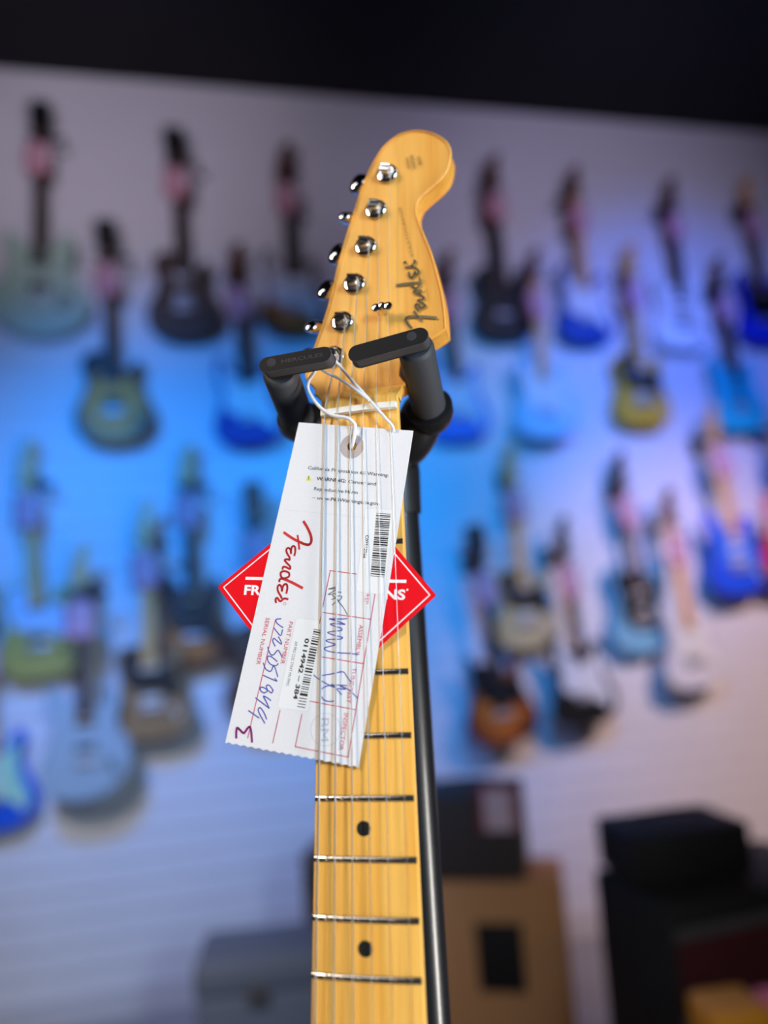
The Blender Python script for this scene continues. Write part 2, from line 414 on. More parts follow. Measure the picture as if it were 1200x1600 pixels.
# tuning machines
POSTS = [(-15.6,37.4),(-10.4,58.0),(-3.2,80.7),(3.7,103.5),(10.1,126.6),(17.3,149.2)]
ed = Vector((-0.955, 0.297)); al = Vector((0.297, 0.955))
for i, (x, y) in enumerate(POSTS):
    bm = bmesh.new()
    lathe(bm, [(6.2, -6.2), (6.2, -5.4), (5.8, -5.0), (4.6, -4.8), (4.2, -4.3)], x, y, 28)
    t = link('tuning_machine', bm, M_CHROME, guitar)
    bm = bmesh.new(); lathe(bm, [(3.2, -5.2), (3.1, -4.2), (2.4, -3.6), (2.35, -2.2), (3.1, -1.5), (3.1, -0.4), (2.8, -0.1)], x, y, 24)
    for sx in (-1, 1):
        c = Vector((x, y))+al*1.4*sx
        prism(bm, capsule(c-ed*2.2, c+ed*2.2, 0.8, 5), -0.2, 0.7, 0.2, 1)
    link('post', bm, M_CHROME, t)
    bm = bmesh.new(); h = []
    for k in range(49):
        a = 2*PI*k/16; h.append((x+2.75*math.cos(a), y+2.75*math.sin(a), -3.7+k/48*1.5))
    tube(bm, h, 0.30 if i > 2 else 0.42, 6); link('string_winding', bm, M_STRING, t)
    c = Vector((x, y)); bm = bmesh.new()
    a, b = c+ed*9, c+ed*16; tube(bm, [(a.x, a.y, -24), (b.x, b.y, -24)], 2.2, 10); box(bm, x-6, x+6, y-7, y+7, -28, -20, 1.0)
    link('gear_housing', bm, M_CHROME, t)
    # kidney shaped button beside the headstock edge
    bm = bmesh.new(); o = Vector((*(c+ed*20.5), -17.5)); E = Vector((*ed, 0)); Av = Vector((*al, 0)); Z = Vector((0, 0, 1))
    rings = []
    for j in range(9):
        u = -1+2*j/8; off = u*5.4; sc = math.sqrt(max(0.03, 1-abs(u)**2.6))
        wid = (7.6+1.5*(u+1)/2)*sc
        rings.append([bm.verts.new(o+E*off+Av*math.cos(q)*wid+Z*math.sin(q)*3.6*sc) for q in [2*PI*k/16 for k in range(16)]])
    for P, Q in zip(rings, rings[1:]):
        for k in range(16): bm.faces.new((P[k-1], P[k], Q[k], Q[k-1]))
    bm.faces.new(rings[0]); bm.faces.new(rings[-1])
    rot = Matrix.Rotation([0.2, 0.9, 0.4, 0.3, 1.0, 0.3][i], 3, E); bmesh.ops.rotate(bm, cent=o, matrix=rot, verts=bm.verts)
    link('tuner_button', bm, M_CHROME, t)
# string tree
bm = bmesh.new(); box(bm, 9.6, 18.6, 57.6, 61.8, -1.2, 0.5, 0.5); 
for sx in (-1, 1): lathe(bm, [(1.6, -1.6), (2.3, -0.4), (2.3, 0.9), (1.5, 1.3)], 14.1+sx*3.4, 59.4, 14)
lathe(bm, [(1.8, -6.2), (1.8, -1.0)], 14.1, 60, 12); lathe(bm, [(2.0, 0.3), (1.9, 1.3), (1.2, 1.7)], 14.1, 60, 16)
link('string_tree', bm, M_CHROME, guitar)
# strings
GA = [0.54, 0.42, 0.31, 0.21, 0.17, 0.14]
for i in range(6):
    x = slots[i]; px, py = POSTS[i]; xb = -26+10.4*i; zc = crown(x)
    pts = [(xb, -648, crown(xb)+11.5), (x+(xb-x)*0.6, -648*0.6, zc*0.4+4.9+2.0), (x+(xb-x)*0.3, -648*0.3, zc*0.7+4.6), (x, -0.2, zc+3.0+GA[i]*0.6), (x, 2.6, zc+2.8+GA[i]*0.6)]
    if i >= 4: tx = 14.1+(-3.4 if i == 4 else 3.4)*0.75; pts += [(tx, 59.4, -2.0)]
    pts += [(px+2.9, py-0.6, -3.0)]
    bm = bmesh.new(); tube(bm, pts, GA[i], 8); link('string', bm, M_STRING, guitar)
# body below the frame
SB = [(-3,-3.5),(-5,-4.2),(-7,-2),(-8.5,2),(-10.3,4.2),(-12.3,3),(-13,-2),(-12,-8),(-11.4,-13),(-12.6,-19),(-15,-25),(-15.8,-30),(-13.5,-35),(-7,-38),(0,-38.3),(8,-37.5),(14,-34),(16,-28.5),(15,-22.5),(12.2,-17),(11.2,-12),(11.8,-7),(12.4,-3),(11.5,-0.5),(9.5,-0.2),(7,-3.5),(5,-6.5),(3,-7)]
bm = bmesh.new(); prism(bm, spline([(x*10, y*10-395) for x, y in SB], 4), -52, -9, 8, 3)
link('body', bm, mat('gold_lacquer', srgb(190, 158, 96), 0.3, 0.4, 0.5), guitar)
GB = [(-3.2,-6.5),(-6.5,-5),(-8.5,0),(-10.6,0.5),(-10.8,-6),(-9.6,-13),(-10.5,-18),(-8,-22.5),(0,-24),(6,-27.5),(11,-30.5),(13,-27),(10.5,-20),(9.6,-13),(10.2,-7),(9.2,-4),(6.5,-7.5),(3.2,-8.8)]
bm = bmesh.new(); prism(bm, spline([(x*10, y*10-395) for x, y in GB], 4), -9.2, -6.8, 0.6, 1)
link('pickguard', bm, mat('guard_white', srgb(225, 222, 210), 0.4), guitar)
for yy, rr in ((-505, 0), (-560, 0), (-612, 0.16)):
    bm = bmesh.new(); prism(bm, capsule((-34, yy-34*rr), (34, yy+34*rr), 9), -7, -2, 1.5, 2); link('pickup', bm, M_NUT, guitar)
bm = bmesh.new(); box(bm, -42, 42, -668, -640, -9.5, 3, 1.5); link('bridge', bm, M_CHROME, guitar)
for kx, ky in ((70, -610), (92, -640), (104, -672)):
    bm = bmesh.new(); lathe(bm, [(9, -9), (8.5, 0), (7, 6), (5, 7)], kx, ky, 18); link('knob', bm, M_NUT, guitar)

# ================================================================== TAGS
ZR, ZW = 1.75, 2.05     # top faces of the red card and of the white tag
def P2(px, py, z=ZW): return G(px, py, z)[:2]
def poly_px(pts, z): return [Vector(P2(x, y, z)) for x, y in pts]
# red card
red = empty('hang_tag', GM, 'red diamond shaped card with white border tucked under the white tag', 'tag', None)
corner = poly_px([(340,917),(535,757),(682,930),(485,1110)], ZR)
def rounded(c, r, n=4):
    out = []
    for i in range(len(c)):
        p = c[i]; a = (c[i-1]-p).normalized(); b = (c[(i+1) % len(c)]-p).normalized()
        s, e = p+a*r, p+b*r
        for k in range(n+1):
            t = k/n; out.append(s*(1-t)**2+p*2*t*(1-t)+e*t*t)
    return out
bm = bmesh.new(); prism(bm, rounded(corner, 1.2), ZR-0.3, ZR, 0.0); link('card', bm, M_RED, red, False)
bm = bmesh.new(); ce = sum(corner, Vector((0, 0)))/4; inn = [ce+(c-ce)*0.942 for c in corner]
for i in range(4): ribbon(bm, [inn[i-1], inn[i]], 0.62, ZR+0.03, smooth=0)
link('border_line', bm, M_WHITEINK, red, False)
bm = bmesh.new(); ribbon(bm, [P2(385,903.5,ZR), P2(633.5,908.5,ZR)], 1.55, ZR+0.03, smooth=0)
text_on(bm, 'FR', P2(381,928.6,ZR), P2(407,929.4,ZR), 4.7, ZR+0.03, 0.035)
text_on(bm, 'NS', P2(601,935.8,ZR), P2(633,936.8,ZR), 4.7, ZR+0.03, 0.035)
prism(bm, circle(*P2(636.5, 921.5, ZR), 0.5, 10), ZR+0.02, ZR+0.04)
link('bold_lettering', bm, M_WHITEINK, red, False)

# white tag with scalloped lower edge, a real hole, sticker, prints
white = empty('hang_tag', GM, 'long white paper tag with printing and barcodes tied on under the strings', 'tag', None)
TL, TR, BR, BL = poly_px([(467,660),(646,673),(560,1199),(352,1160)], ZW)
hole = Vector(P2(550, 697.5))
def tag_mesh():
    bm = bmesh.new(); ol = []
    ol += rounded([TR, TL, BL], 1.0, 3)[4:8]
    ol = [TL+(TR-TL)*0.012, TL, TL+(BL-TL)*0.005]
    N = 90; dn = (BL-TL).normalized()
    for k in range(N+1):
        t = k/N; p = BL+(BR-BL)*t
        ol.append(p+dn*(0.35*math.cos(2*PI*t*17)+0.12*math.sin(2*PI*t*41)))
    # right edge bows a little
    sv = (TR-TL).normalized()
    for k in range(1, 10):
        t = k/10; ol.append(BR+(TR-BR)*t+sv*(0.35*math.sin(PI*t)))
    ol += [TR]
    for k, zz in ((0, ZW-0.22), (1, ZW)):
        o = [bm.verts.new((p.x, p.y, zz)) for p in ol]; h = [bm.verts.new((p.x, p.y, zz)) for p in circle(hole.x, hole.y, 2.55, 24)]
        es = [bm.edges.new((v[i-1], v[i])) for v in (o, h) for i in range(len(v))]
        bmesh.ops.triangle_fill(bm, use_beauty=True, edges=es)
        if k:
            for v, w in ((o, o0), (h, h0)):
                for i in range(len(v)): bm.faces.new((v[i-1], v[i], w[i], w[i-1]))
        o0, h0 = o, h
    return bm
link('paper', tag_mesh(), M_PAPER, white, False)
bm = bmesh.new(); a = circle(hole.x, hole.y, 6.4, 32, 6.6); b = circle(hole.x, hole.y, 2.55, 32)
A = [bm.verts.new((p.x, p.y, ZW+0.02)) for p in a]; B = [bm.verts.new((p.x, p.y, ZW+0.02)) for p in b]
for i in range(32): bm.faces.new((A[i-1], A[i], B[i], B[i-1]))
link('reinforcement_ring', bm, M_RING, white, False)
# stickers
ZS = ZW+0.06
for nm, q in (('barcode_sticker', [(571,794),(617,796),(600,930),(556,924)]), ('barcode_sticker', [(463,965),(503,970),(482,1112),(433,1106)])):
    pts = poly_px(q, ZS); ol = rounded(pts, 1.6)
    bm = bmesh.new(); prism(bm, ol, ZW, ZS); s = link(nm, bm, M_STICK, white, False)
    bm = bmesh.new(); ribbon(bm, ol+[ol[0]], 0.09, ZS+0.005, smooth=0); link('sticker_outline', bm, M_STICKEDGE, s, False)
ZP = ZS+0.03
def T(parent, name, items, m):
    bm = bmesh.new()
    for s, a, b, h, bold in items: text_on(bm, s, P2(*a, ZP), P2(*b, ZP), h, ZP, bold)
    return link(name, bm, m, parent, False)
T(white, 'warning_text', [('California Proposition 65 Warning:', (481,733), (607,745), 1.75, 0.008), ('Cancer and', (544,754.6), (587,758.5), 1.75, 0.008),
   ('Reproductive Harm', (490.4,765.8), (558.5,772), 1.75, 0.008), ('\u2013 www.P65Warnings.ca.gov.', (487.3,779.5), (593.5,789.5), 1.75, 0.008)], M_GREYINK)
T(white, 'warning_text', [('WARNING:', (494,750), (540,754), 1.8, 0.025)], M_GREYINK)
bm = bmesh.new(); c = Vector(P2(482, 747, ZP)); prism(bm, [c+Vector((-1.5,-1.2)), c+Vector((1.6,-1.45)), c+Vector((0.15,1.6))], ZP-0.02, ZP)
w = link('warning_triangle', bm, M_YELLOW, white, False)
bm = bmesh.new(); ribbon(bm, [c+Vector((0.1,0.9)), c+Vector((0.05,-0.3))], 0.35, ZP+0.01, smooth=0); prism(bm, circle(c.x+0.02, c.y-0.85, 0.22, 8), ZP, ZP+0.01)
link('exclamation_mark', bm, M_BLACKINK, w, False)
T(white, 'printed_heading', [('SERIAL NUMBER', (415.5,965), (400,1038), 2.1, 0.0), ('PART NUMBER', (452,971), (438,1037), 2.1, 0.0), ('REP', (571.5,928), (569.3,943.5), 1.9, 0.0),
   ('ASSEMBLY', (561.5,976), (555,1023), 2.1, 0.0), ('TUNE/TEST', (551,1043), (541,1098), 2.0, 0.0), ('INSPECTOR', (537.5,1114), (529.5,1172), 2.1, 0.0)], M_LINEINK)
bm = bmesh.new()
for q in ([(430.5,968),(387,1153)], [(437.5,1110),(426,1161)], [(516,891.5),(499,974)], [(471.6,1116),(461.3,1166.7)], [(586,928),(543.8,1183)], [(516,891.5),(557,897)],
          [(505,957),(579,967.5)], [(500,1026),(567.5,1037)], [(484,1095.5),(556,1109)], [(461.3,1166.7),(543.8,1183)]):
    ribbon(bm, [P2(x, y, ZP) for x, y in q], 0.40, ZP-0.01, smooth=0)
link('ruled_lines', bm, M_LINEINK, white, False)
bm = bmesh.new()
for k in range(46):
    a = Vector((443,796)).lerp(Vector((571,809)), k/46); b = Vector((443,796)).lerp(Vector((571,809)), (k+0.55)/46)
    ribbon(bm, [P2(*a, ZP), P2(*b, ZP)], 0.12, ZP, smooth=0)
link('perforation_line', bm, M_STICKEDGE, white, False)
def bars(tl, tr, bl, br, n, seed, parent):
    rnd = random.Random(seed); ws = []; tot = 0
    for k in range(n):
        b = rnd.choice((1, 1, 1, 2, 2, 3)); s = rnd.choice((1, 1, 2)); ws.append((tot, b)); tot += b+s
    tl, tr, bl, br = [Vector(P2(*p, ZP)) for p in (tl, tr, bl, br)]; bm = bmesh.new()
    for p, b in ws:
        t0, t1 = p/tot, (p+b*0.92)/tot
        q = [tl.lerp(bl, t0), tr.lerp(br, t0), tr.lerp(br, t1), tl.lerp(bl, t1)]
        bm.faces.new([bm.verts.new((v.x, v.y, ZP)) for v in q])
    link('barcode', bm, M_BLACKINK, parent, False)
bars((588,801.5),(610.3,803),(578.5,902),(600.5,904), 34, 3, white)
bars((490.5,982.5),(501.2,984.8),(464,1106),(476.2,1108), 30, 8, white)
T(white, 'sticker_number', [('C02512966', (571.5,836), (567.5,872), 1.5, 0.03)], M_BLACKINK)
T(white, 'sticker_number', [('0114942 \u2013 384', (477,997), (458,1092), 2.15, 0.03)], M_BLACKINK)
T(white, 'sticker_number', [('AM PRO CLSC STRAT MN FFMG', (461,1002), (447,1071), 1.5, 0.0)], M_GREYINK)
def strokes(name, L, ox, oy, k, w, m, sm=5):
    bm = bmesh.new()
    for q in L: ribbon(bm, [P2(ox+x*k, oy+y*k, ZP) for x, y in q], w, ZP+0.01, smooth=sm)
    return link(name, bm, m, white, False)
strokes('script_logo', [[(745,150),(800,240),(850,350),(866,440),(840,503),(780,508),(690,472),(570,410),(440,322)]], 400, 800, 0.1, 1.40, M_REDINK)
strokes('script_logo', [[(650,368),(664,470),(676,578)],
   [(600,680),(614,610),(606,545),(572,535),(550,580),(546,645),(540,590),(505,562),(474,590),(488,650),(522,705),(524,748)],
   [(524,748),(480,738),(448,752),(480,795),(532,850),(528,890),(470,862),(425,858),(415,892)],
   [(365,1085),(376,1048),(450,1036),(515,1006),(512,950),(445,924),(388,945),(392,1010),(430,1040)],
   [(475,1268),(490,1185),(478,1130),(442,1132),(418,1172),(406,1232),(400,1180),(370,1138),(338,1170),(345,1240),(385,1310),(400,1345)],
   [(497,1362),(440,1352),(378,1395),(332,1342),(306,1366),(312,1414)]], 400, 800, 0.1, 1.05, M_REDINK)
strokes('script_logo', [[(410,1035),(560,1100),(722,1186)]], 400, 800, 0.1, 1.4, M_REDINK)
bm = bmesh.new(); rc = circle(*P2(444.8, 943.2, ZP), 0.65, 12); ribbon(bm, rc+[rc[0]], 0.15, ZP, smooth=0); link('registered_mark', bm, M_LINEINK, white, False)
strokes('pencil_initials', [[(250,372),(135,402),(200,400),(262,398),(200,445),(130,488),(190,485),(265,470)], [(195,505),(245,545),(300,590)], [(180,567),(262,542)], [(190,655),(250,600)],
   [(280,450),(330,455)], [(275,510),(345,525),(300,580),(280,592),(350,670),(425,800)]], 500, 880, 0.1, 0.42, M_PENCIL)
strokes('pen_signature', [[(425,865),(330,872),(150,868),(200,885),(260,900),(390,955),(280,945),(160,950),(240,990),(330,1015),(335,1050),(200,1065),(120,1085),(220,1125),(350,1160),(300,1188),(150,1190),(95,1212),(160,1240),(245,1270),(150,1300),(65,1330),(130,1375),(300,1400),(480,1410),(590,1430)]], 500, 880, 0.1, 0.5, M_PEN)
strokes('pen_signature', [[(95,232),(180,300),(330,385),(410,415)], [(220,240),(380,212),(520,185),(580,250),(650,350)], [(215,435),(290,395),(400,380),(580,388)],
   [(210,545),(240,595),(310,620),(390,615)], [(360,365),(410,415),(505,520)], [(445,430),(560,440),(490,395),(610,450),(740,570)]], 480, 1030, 0.10629, 0.5, M_PEN)
strokes('pen_serial_number', [[(390,68),(315,80),(330,140),(420,205)], [(415,240),(385,330),(330,275),(278,208)], [(300,495),(262,420),(280,374),(330,415),(398,465),(385,410),(350,350)],
   [(185,510),(200,570),(235,630),(275,630),(310,590),(350,562),(405,660)], [(330,735),(240,662),(182,658),(185,720),(230,780),(310,800),(345,770)],
   [(115,760),(150,850),(215,890),(250,860),(260,818),(295,830),(340,975)], [(115,952),(220,1000),(325,1042),(292,1000)],
   [(270,1190),(210,1110),(160,1120),(178,1190),(130,1226),(80,1200),(65,1150),(110,1140),(190,1190),(240,1225),(262,1195)]], 400, 960, 0.1, 0.55, M_PEN)
strokes('pen_serial_number', [[(710,295),(665,260),(615,240),(650,310),(690,400)], [(510,262),(600,330),(690,400)], [(655,545),(640,500),(610,440),(570,392),(543,420),(570,490),(630,597)], [(415,432),(490,485),(555,530)]], 340, 1060, 0.11667, 0.6, M_PEN)
strokes('purple_marker_sign', [[(250,795),(250,720),(262,662),(300,690),(350,732),(400,670),(432,650),(450,720),(460,850)]], 340, 1060, 0.11667, 1.1, M_PURPLE)
bm = bmesh.new(); rc = circle(*P2(508.7, 1140, ZP), 7.4, 40); ribbon(bm, rc+[rc[0]], 0.22, ZP, smooth=0)
text_on(bm, 'BM', P2(500,1122,ZP), P2(499,1158,ZP), 4.6, ZP, 0.0); link('inspection_stamp', bm, M_STAMP, white, False)
# cord through the hole and round the yoke
bm = bmesh.new()
c1 = [G(549,700,1.2), G(552,690,3.2), G(555,668,5.2), G(553,661,5.4), G(542,653,5.4), G(520,649,5.2), G(503,639,5.0), G(489,623,5.0), G(481,607,5.5), G(483,594,6.5), G(491,582,8.0), G(497,566,9.0)]
tube(bm, spline(c1, 5, False), 0.95, 8)
c2 = [G(520,560,8.0), G(532,573,6.8), G(555,600,5.4), G(580,628,5.0), G(601,652,5.0), G(613,666,4.4), G(613,676,1.6), G(606,690,1.3)]
tube(bm, spline(c2, 5, False), 0.85, 8)
c3 = [G(500,576,8.0), G(512,583,7.0), G(530,592,6.2), G(555,608,5.8), G(577,626,5.9)]
tube(bm, spline(c3, 5, False), 0.75, 8)
link('cord', bm, M_CORD, white)

# ================================================================== GUITAR STAND
POLE_PX = (619.0, 729.0)
stand = empty('guitar_stand', Matrix.Translation((GM @ G(*POLE_PX, -80.0)).xy.to_3d()), 'black tubular guitar stand whose padded yoke grips the neck of the amber guitar', 'guitar stand')
SI = stand.matrix_world.inverted()
def gs(name, bm, m, parent=stand, smooth=True):          # part built in the guitar frame
    o = link(name, bm, m, parent, smooth); o.matrix_world = GM; return o
ZL = 22.0
def arm(near, far, r, pad_a, pad_b, pr, pivot, word):
    bm = bmesh.new(); n, f = Vector(near), Vector(far); d = (f-n).normalized()
    tube(bm, [n, n+d*1.2, n+d*2.5, f], [r-1.6, r-0.4, r, r+0.4], 28); a = gs('padded_arm', bm, M_RUBBER)
    bm = bmesh.new(); prism(bm, capsule(pad_a, pad_b, pr, 12), ZL-8.2, ZL, 0.55, 2); p = gs('folding_catch', bm, M_PAD)
    bm = bmesh.new(); prism(bm, capsule(pad_a, pad_b, pr-0.35, 12), ZL-0.2, ZL+0.05, 0.04, 1); link('face_plate', bm, M_PADF, p)
    bm = bmesh.new(); lathe(bm, [(2.55, ZL-0.2), (2.5, ZL+0.12), (2.3, ZL+0.2)], pivot[0], pivot[1], 24); lathe(bm, [(0.3, ZL+0.1), (0.28, ZL+0.24)], pivot[0], pivot[1], 8)
    c = link('pivot_cap', bm, M_DISC, p)
    if word:
        bm = bmesh.new(); text_on(bm, word[0], G(*word[1], ZL), G(*word[2], ZL), word[3], ZL+0.1, 0.02); link('raised_lettering', bm, M_EMBOSS, p, False)
    return a
la, lb_ = G(417,569.5,ZL)[:2], G(505,553.5,ZL)[:2]
ra, rb = G(557.5,551.5,ZL)[:2], G(655,524.5,ZL)[:2]
LN, LF = G(437,580,13.0), G(466,658,-38)
RN, RF = G(649,540,13.0), G(671,641,-42)
arm(LN, LF, 9.6, la, lb_, 4.5, G(424,566.5,ZL), ('HERCULES', (440,567.5), (505,556.5), 2.0))
arm(RN, RF, 9.4, ra, rb, 4.7, G(643,525.5,ZL), None)
bm = bmesh.new()
dR = (RF-RN).normalized(); dL = (LF-LN).normalized()
pole_top = G(*POLE_PX, -80.0)
cR = [RF-dR*4, RF+dR*2, RF+Vector((-5, 2, -9)), Vector((16, 6, -60)), pole_top+Vector((6, 9, 6)), pole_top+Vector((0, 6, 2))]
cL = [LF-dL*4, LF+dL*2, LF+Vector((4, 2, -9)), Vector((-34, 14, -60)), pole_top+Vector((-16, 10, 6)), pole_top+Vector((0, 6, 2))]
tube(bm, spline(cR, 5, False), 13.4, 28); tube(bm, spline(cL, 5, False), 12.0, 28)
gs('yoke', bm, M_BLACKP)
# vertical pole to the floor, in world coordinates relative to the stand's base
pt = GM @ pole_top
bm = bmesh.new(); q = SI @ pt
tube(bm, [(q.x, q.y, pt.z+0.015), (q.x-0.014, q.y, 0.55)], 0.0125, 32); link('upper_pole', bm, M_POLE, stand)
bm = bmesh.new(); tube(bm, [(q.x-0.013, q.y, 0.62), (q.x-0.016, q.y, 0.10)], 0.0165, 24); link('lower_pole', bm, M_POLE, stand)
bm = bmesh.new(); tube(bm, [(q.x, q.y, pt.z-0.03), (q.x, q.y, pt.z-0.005), (q.x, q.y, pt.z+0.02)], [0.0135, 0.0145, 0.0135], 24); link('pole_collar', bm, M_BLACKP, stand)
bm = bmesh.new(); tube(bm, [(q.x-0.0125, q.y, 0.66), (q.x-0.0135, q.y, 0.58)], 0.022, 24); link('height_collar', bm, M_BLACKP, stand)
for k in range(3):
    a = math.radians(90+120*k)+0.3; bx = q.x-0.015
    e = Vector((bx+0.36*math.cos(a), q.y+0.36*math.sin(a), 0.014))
    bm = bmesh.new(); tube(bm, [(bx+0.012*math.cos(a), q.y+0.012*math.sin(a), 0.36), e], 0.010, 12); lg = link('leg', bm, M_POLE, stand)
    bm = bmesh.new(); tube(bm, [e+Vector((-0.03*math.cos(a), -0.03*math.sin(a), 0.024)), e], 0.0135, 12); link('rubber_foot', bm, M_RUBBER, lg)

# ================================================================== GUITARS ON THE WALL
TB = [(-3,-1),(-7,-0.5),(-11,-1),(-13.5,-4.5),(-13,-9),(-11.8,-14),(-13,-20),(-15.5,-26),(-15.5,-32),(-12,-37),(-5,-39),(4,-39),(12,-37),(15.8,-32),(15.5,-26),(13,-20),(11.6,-15),(12,-10.5),(13,-7),(12.5,-3),(10,-2),(7.5,-4.5),(5.5,-8),(3,-8.5)]
LB = [(-3,0),(-7,0.5),(-11.5,-1.5),(-12.8,-6),(-11.8,-10),(-11,-14),(-13,-20),(-16,-26),(-16.3,-33),(-12.5,-39),(-5,-41.8),(3,-41.9),(11,-40),(16,-34),(16.3,-27.5),(13.8,-21),(11.3,-15.5),(11.2,-11),(12.6,-7),(12.3,-4),(9.5,-4.6),(6.5,-8),(4,-9.5),(3,-9)]
_h = [(-3,-6),(-5,-7),(-8,-3),(-12,0),(-14.5,-3),(-14,-9),(-12.8,-15),(-15,-21),(-19.5,-28),(-20,-36),(-15,-43),(-6,-47)]
HB = _h+[(0,-47.6)]+[(-x, y) for x, y in reversed(_h)]
JB = [(-3,-3.5),(-6,-3),(-9,2.0),(-12,3.5),(-14,0),(-13,-7),(-12.2,-13),(-14.5,-20),(-17.2,-27),(-16.5,-33.5),(-12,-38.5),(-4,-40.5),(5,-39.5),(12.5,-35),(16.5,-28),(16,-21),(12.8,-15.5),(12,-10),(13.5,-5),(13,-1.5),(10,-0.2),(7,-3.5),(5,-6.5),(3,-6.5)]
SG = [(-3,-6.5),(-6,-6.5),(-9,-1),(-11.8,2.5),(-12.2,-3),(-11.2,-9),(-11.8,-15),(-15,-22),(-16.6,-29),(-13.5,-35.5),(-5,-38.8),(5,-38.8),(13.5,-35.5),(16.6,-29),(15,-22),(11.8,-15),(11.2,-9),(12.2,-3),(11.8,2.5),(9,-1),(6,-6.5),(3,-6.5)]
TG = [(-3,-2.5),(-9,-2),(-11.5,-5),(-10.5,-12),(-8,-18),(-3,-19.5),(3.5,-20),(9,-23),(11.5,-20),(10,-14),(10,-9.5),(6.5,-9),(3,-10)]
LG = [(3.5,-12),(7,-12),(9.5,-15),(10.5,-22),(11.5,-28),(8.5,-31),(6.5,-27),(4.2,-21)]
JG = [(-3.2,-5),(-7,-2),(-10.5,1),(-11.5,-5),(-10,-13),(-11,-21),(-7,-27),(2,-29.5),(11,-29),(13,-24),(10.5,-17),(10.3,-10),(9.5,-4),(6,-7),(3.2,-8)]
HG = [(3.5,-17),(6,-17),(8.5,-20),(9,-27),(7.5,-32),(4.5,-33)]
FH = [(-2.2,0),(-3.4,1.8),(-3.2,4),(-1.8,9),(0,14.5),(1.6,17.2),(3.8,17.9),(5.6,16.4),(5.4,14.2),(3.8,13),(3.4,11.6),(4.2,8),(4.6,4.6),(3.9,3.6),(2.4,1.8),(2.2,0)]
GH = [(-2.2,0),(-3.2,2.5),(-4.2,5),(-4.4,14),(-4.5,17.2),(-2.4,16.4),(0,17.6),(2.4,16.4),(4.5,17.2),(4.4,14),(4.2,5),(3.2,2.5),(2.2,0)]
KIND = {  # outline, guard, neck length, head, pickups y, bridge y
 'strat': (SB, GB, 41.0, FH, (-11, -16.2, -21.5), -25.5), 'tele': (TB, TG, 42.5, FH, (-10, -22.5), -26),
 'single': (LB, LG, 45.0, GH, (-12, -22), -26.5), 'hollow': (HB, HG, 46.0, GH, (-14, -25), -30),
 'offset': (JB, JG, 41.5, FH, (-11, -20.5), -26), 'twin': (SG, TG, 44.0, GH, (-12, -21), -25.5)}
CACHE = {}
def cached(key, fn):
    if key not in CACHE:
        bm = fn(); bmesh.ops.recalc_face_normals(bm, faces=bm.faces); me = bpy.data.meshes.new(key[-1]); bm.to_mesh(me); bm.free(); CACHE[key] = me
    return CACHE[key]
cm = lambda L: [(x/100, y/100) for x, y in L]
def f_prism(L, z0, z1, r, n=4):
    return lambda: prism(bmesh.new(), spline(cm(L), n), z0, z1, r, 2)
def f_box(*a, r=0.0): return lambda: box(bmesh.new(), *a, r)
def neck_fn(L):
    def f():
        bm = bmesh.new(); rows = []
        for y, w in ((-0.10, 0.028), (0.0, 0.0275), (L, 0.0215), (L+0.02, 0.022)):
            rows.append([bm.verts.new((w*math.cos(a), y, 0.012-0.021*max(0, math.sin(a))**0.8)) for a in [PI*k/10 for k in range(11)]])
        for A, B in zip(rows, rows[1:]):
            for k in range(11): bm.faces.new((A[k-1], A[k], B[k], B[k-1]))
        bm.faces.new(rows[0]); bm.faces.new(rows[-1]); return bm
    return f
def board_fn(L, end):
    return lambda: prism(bmesh.new(), [(-0.0285, end), (0.0285, end), (0.0212, L), (-0.0212, L)], 0.012, 0.017, 0.001, 1)
M_MAPLE = mat('wall_neck_maple', srgb(214, 160, 92), 0.4)
M_ROSE = mat('wall_neck_rosewood', srgb(48, 32, 28), 0.5)
M_BRNWOOD = mat('wall_neck_mahogany', srgb(96, 52, 32), 0.4)
M_BLKHEAD = mat('wall_head_black', srgb(16, 15, 18), 0.3)
M_PICKB = mat('wall_pickup_black', srgb(18, 18, 22), 0.4)
M_PICKW = mat('wall_pickup_white', srgb(224, 222, 214), 0.4)
M_HANG = mat('hanger_black', srgb(15, 15, 17), 0.5)
M_CARD = mat('price_card', srgb(196, 150, 164), 0.8)
M_CARDRED = mat('price_card_red', srgb(176, 40, 58), 0.7)
M_HARDW = mat('wall_hardware', (0.42, 0.42, 0.44), 0.5, 0.7)
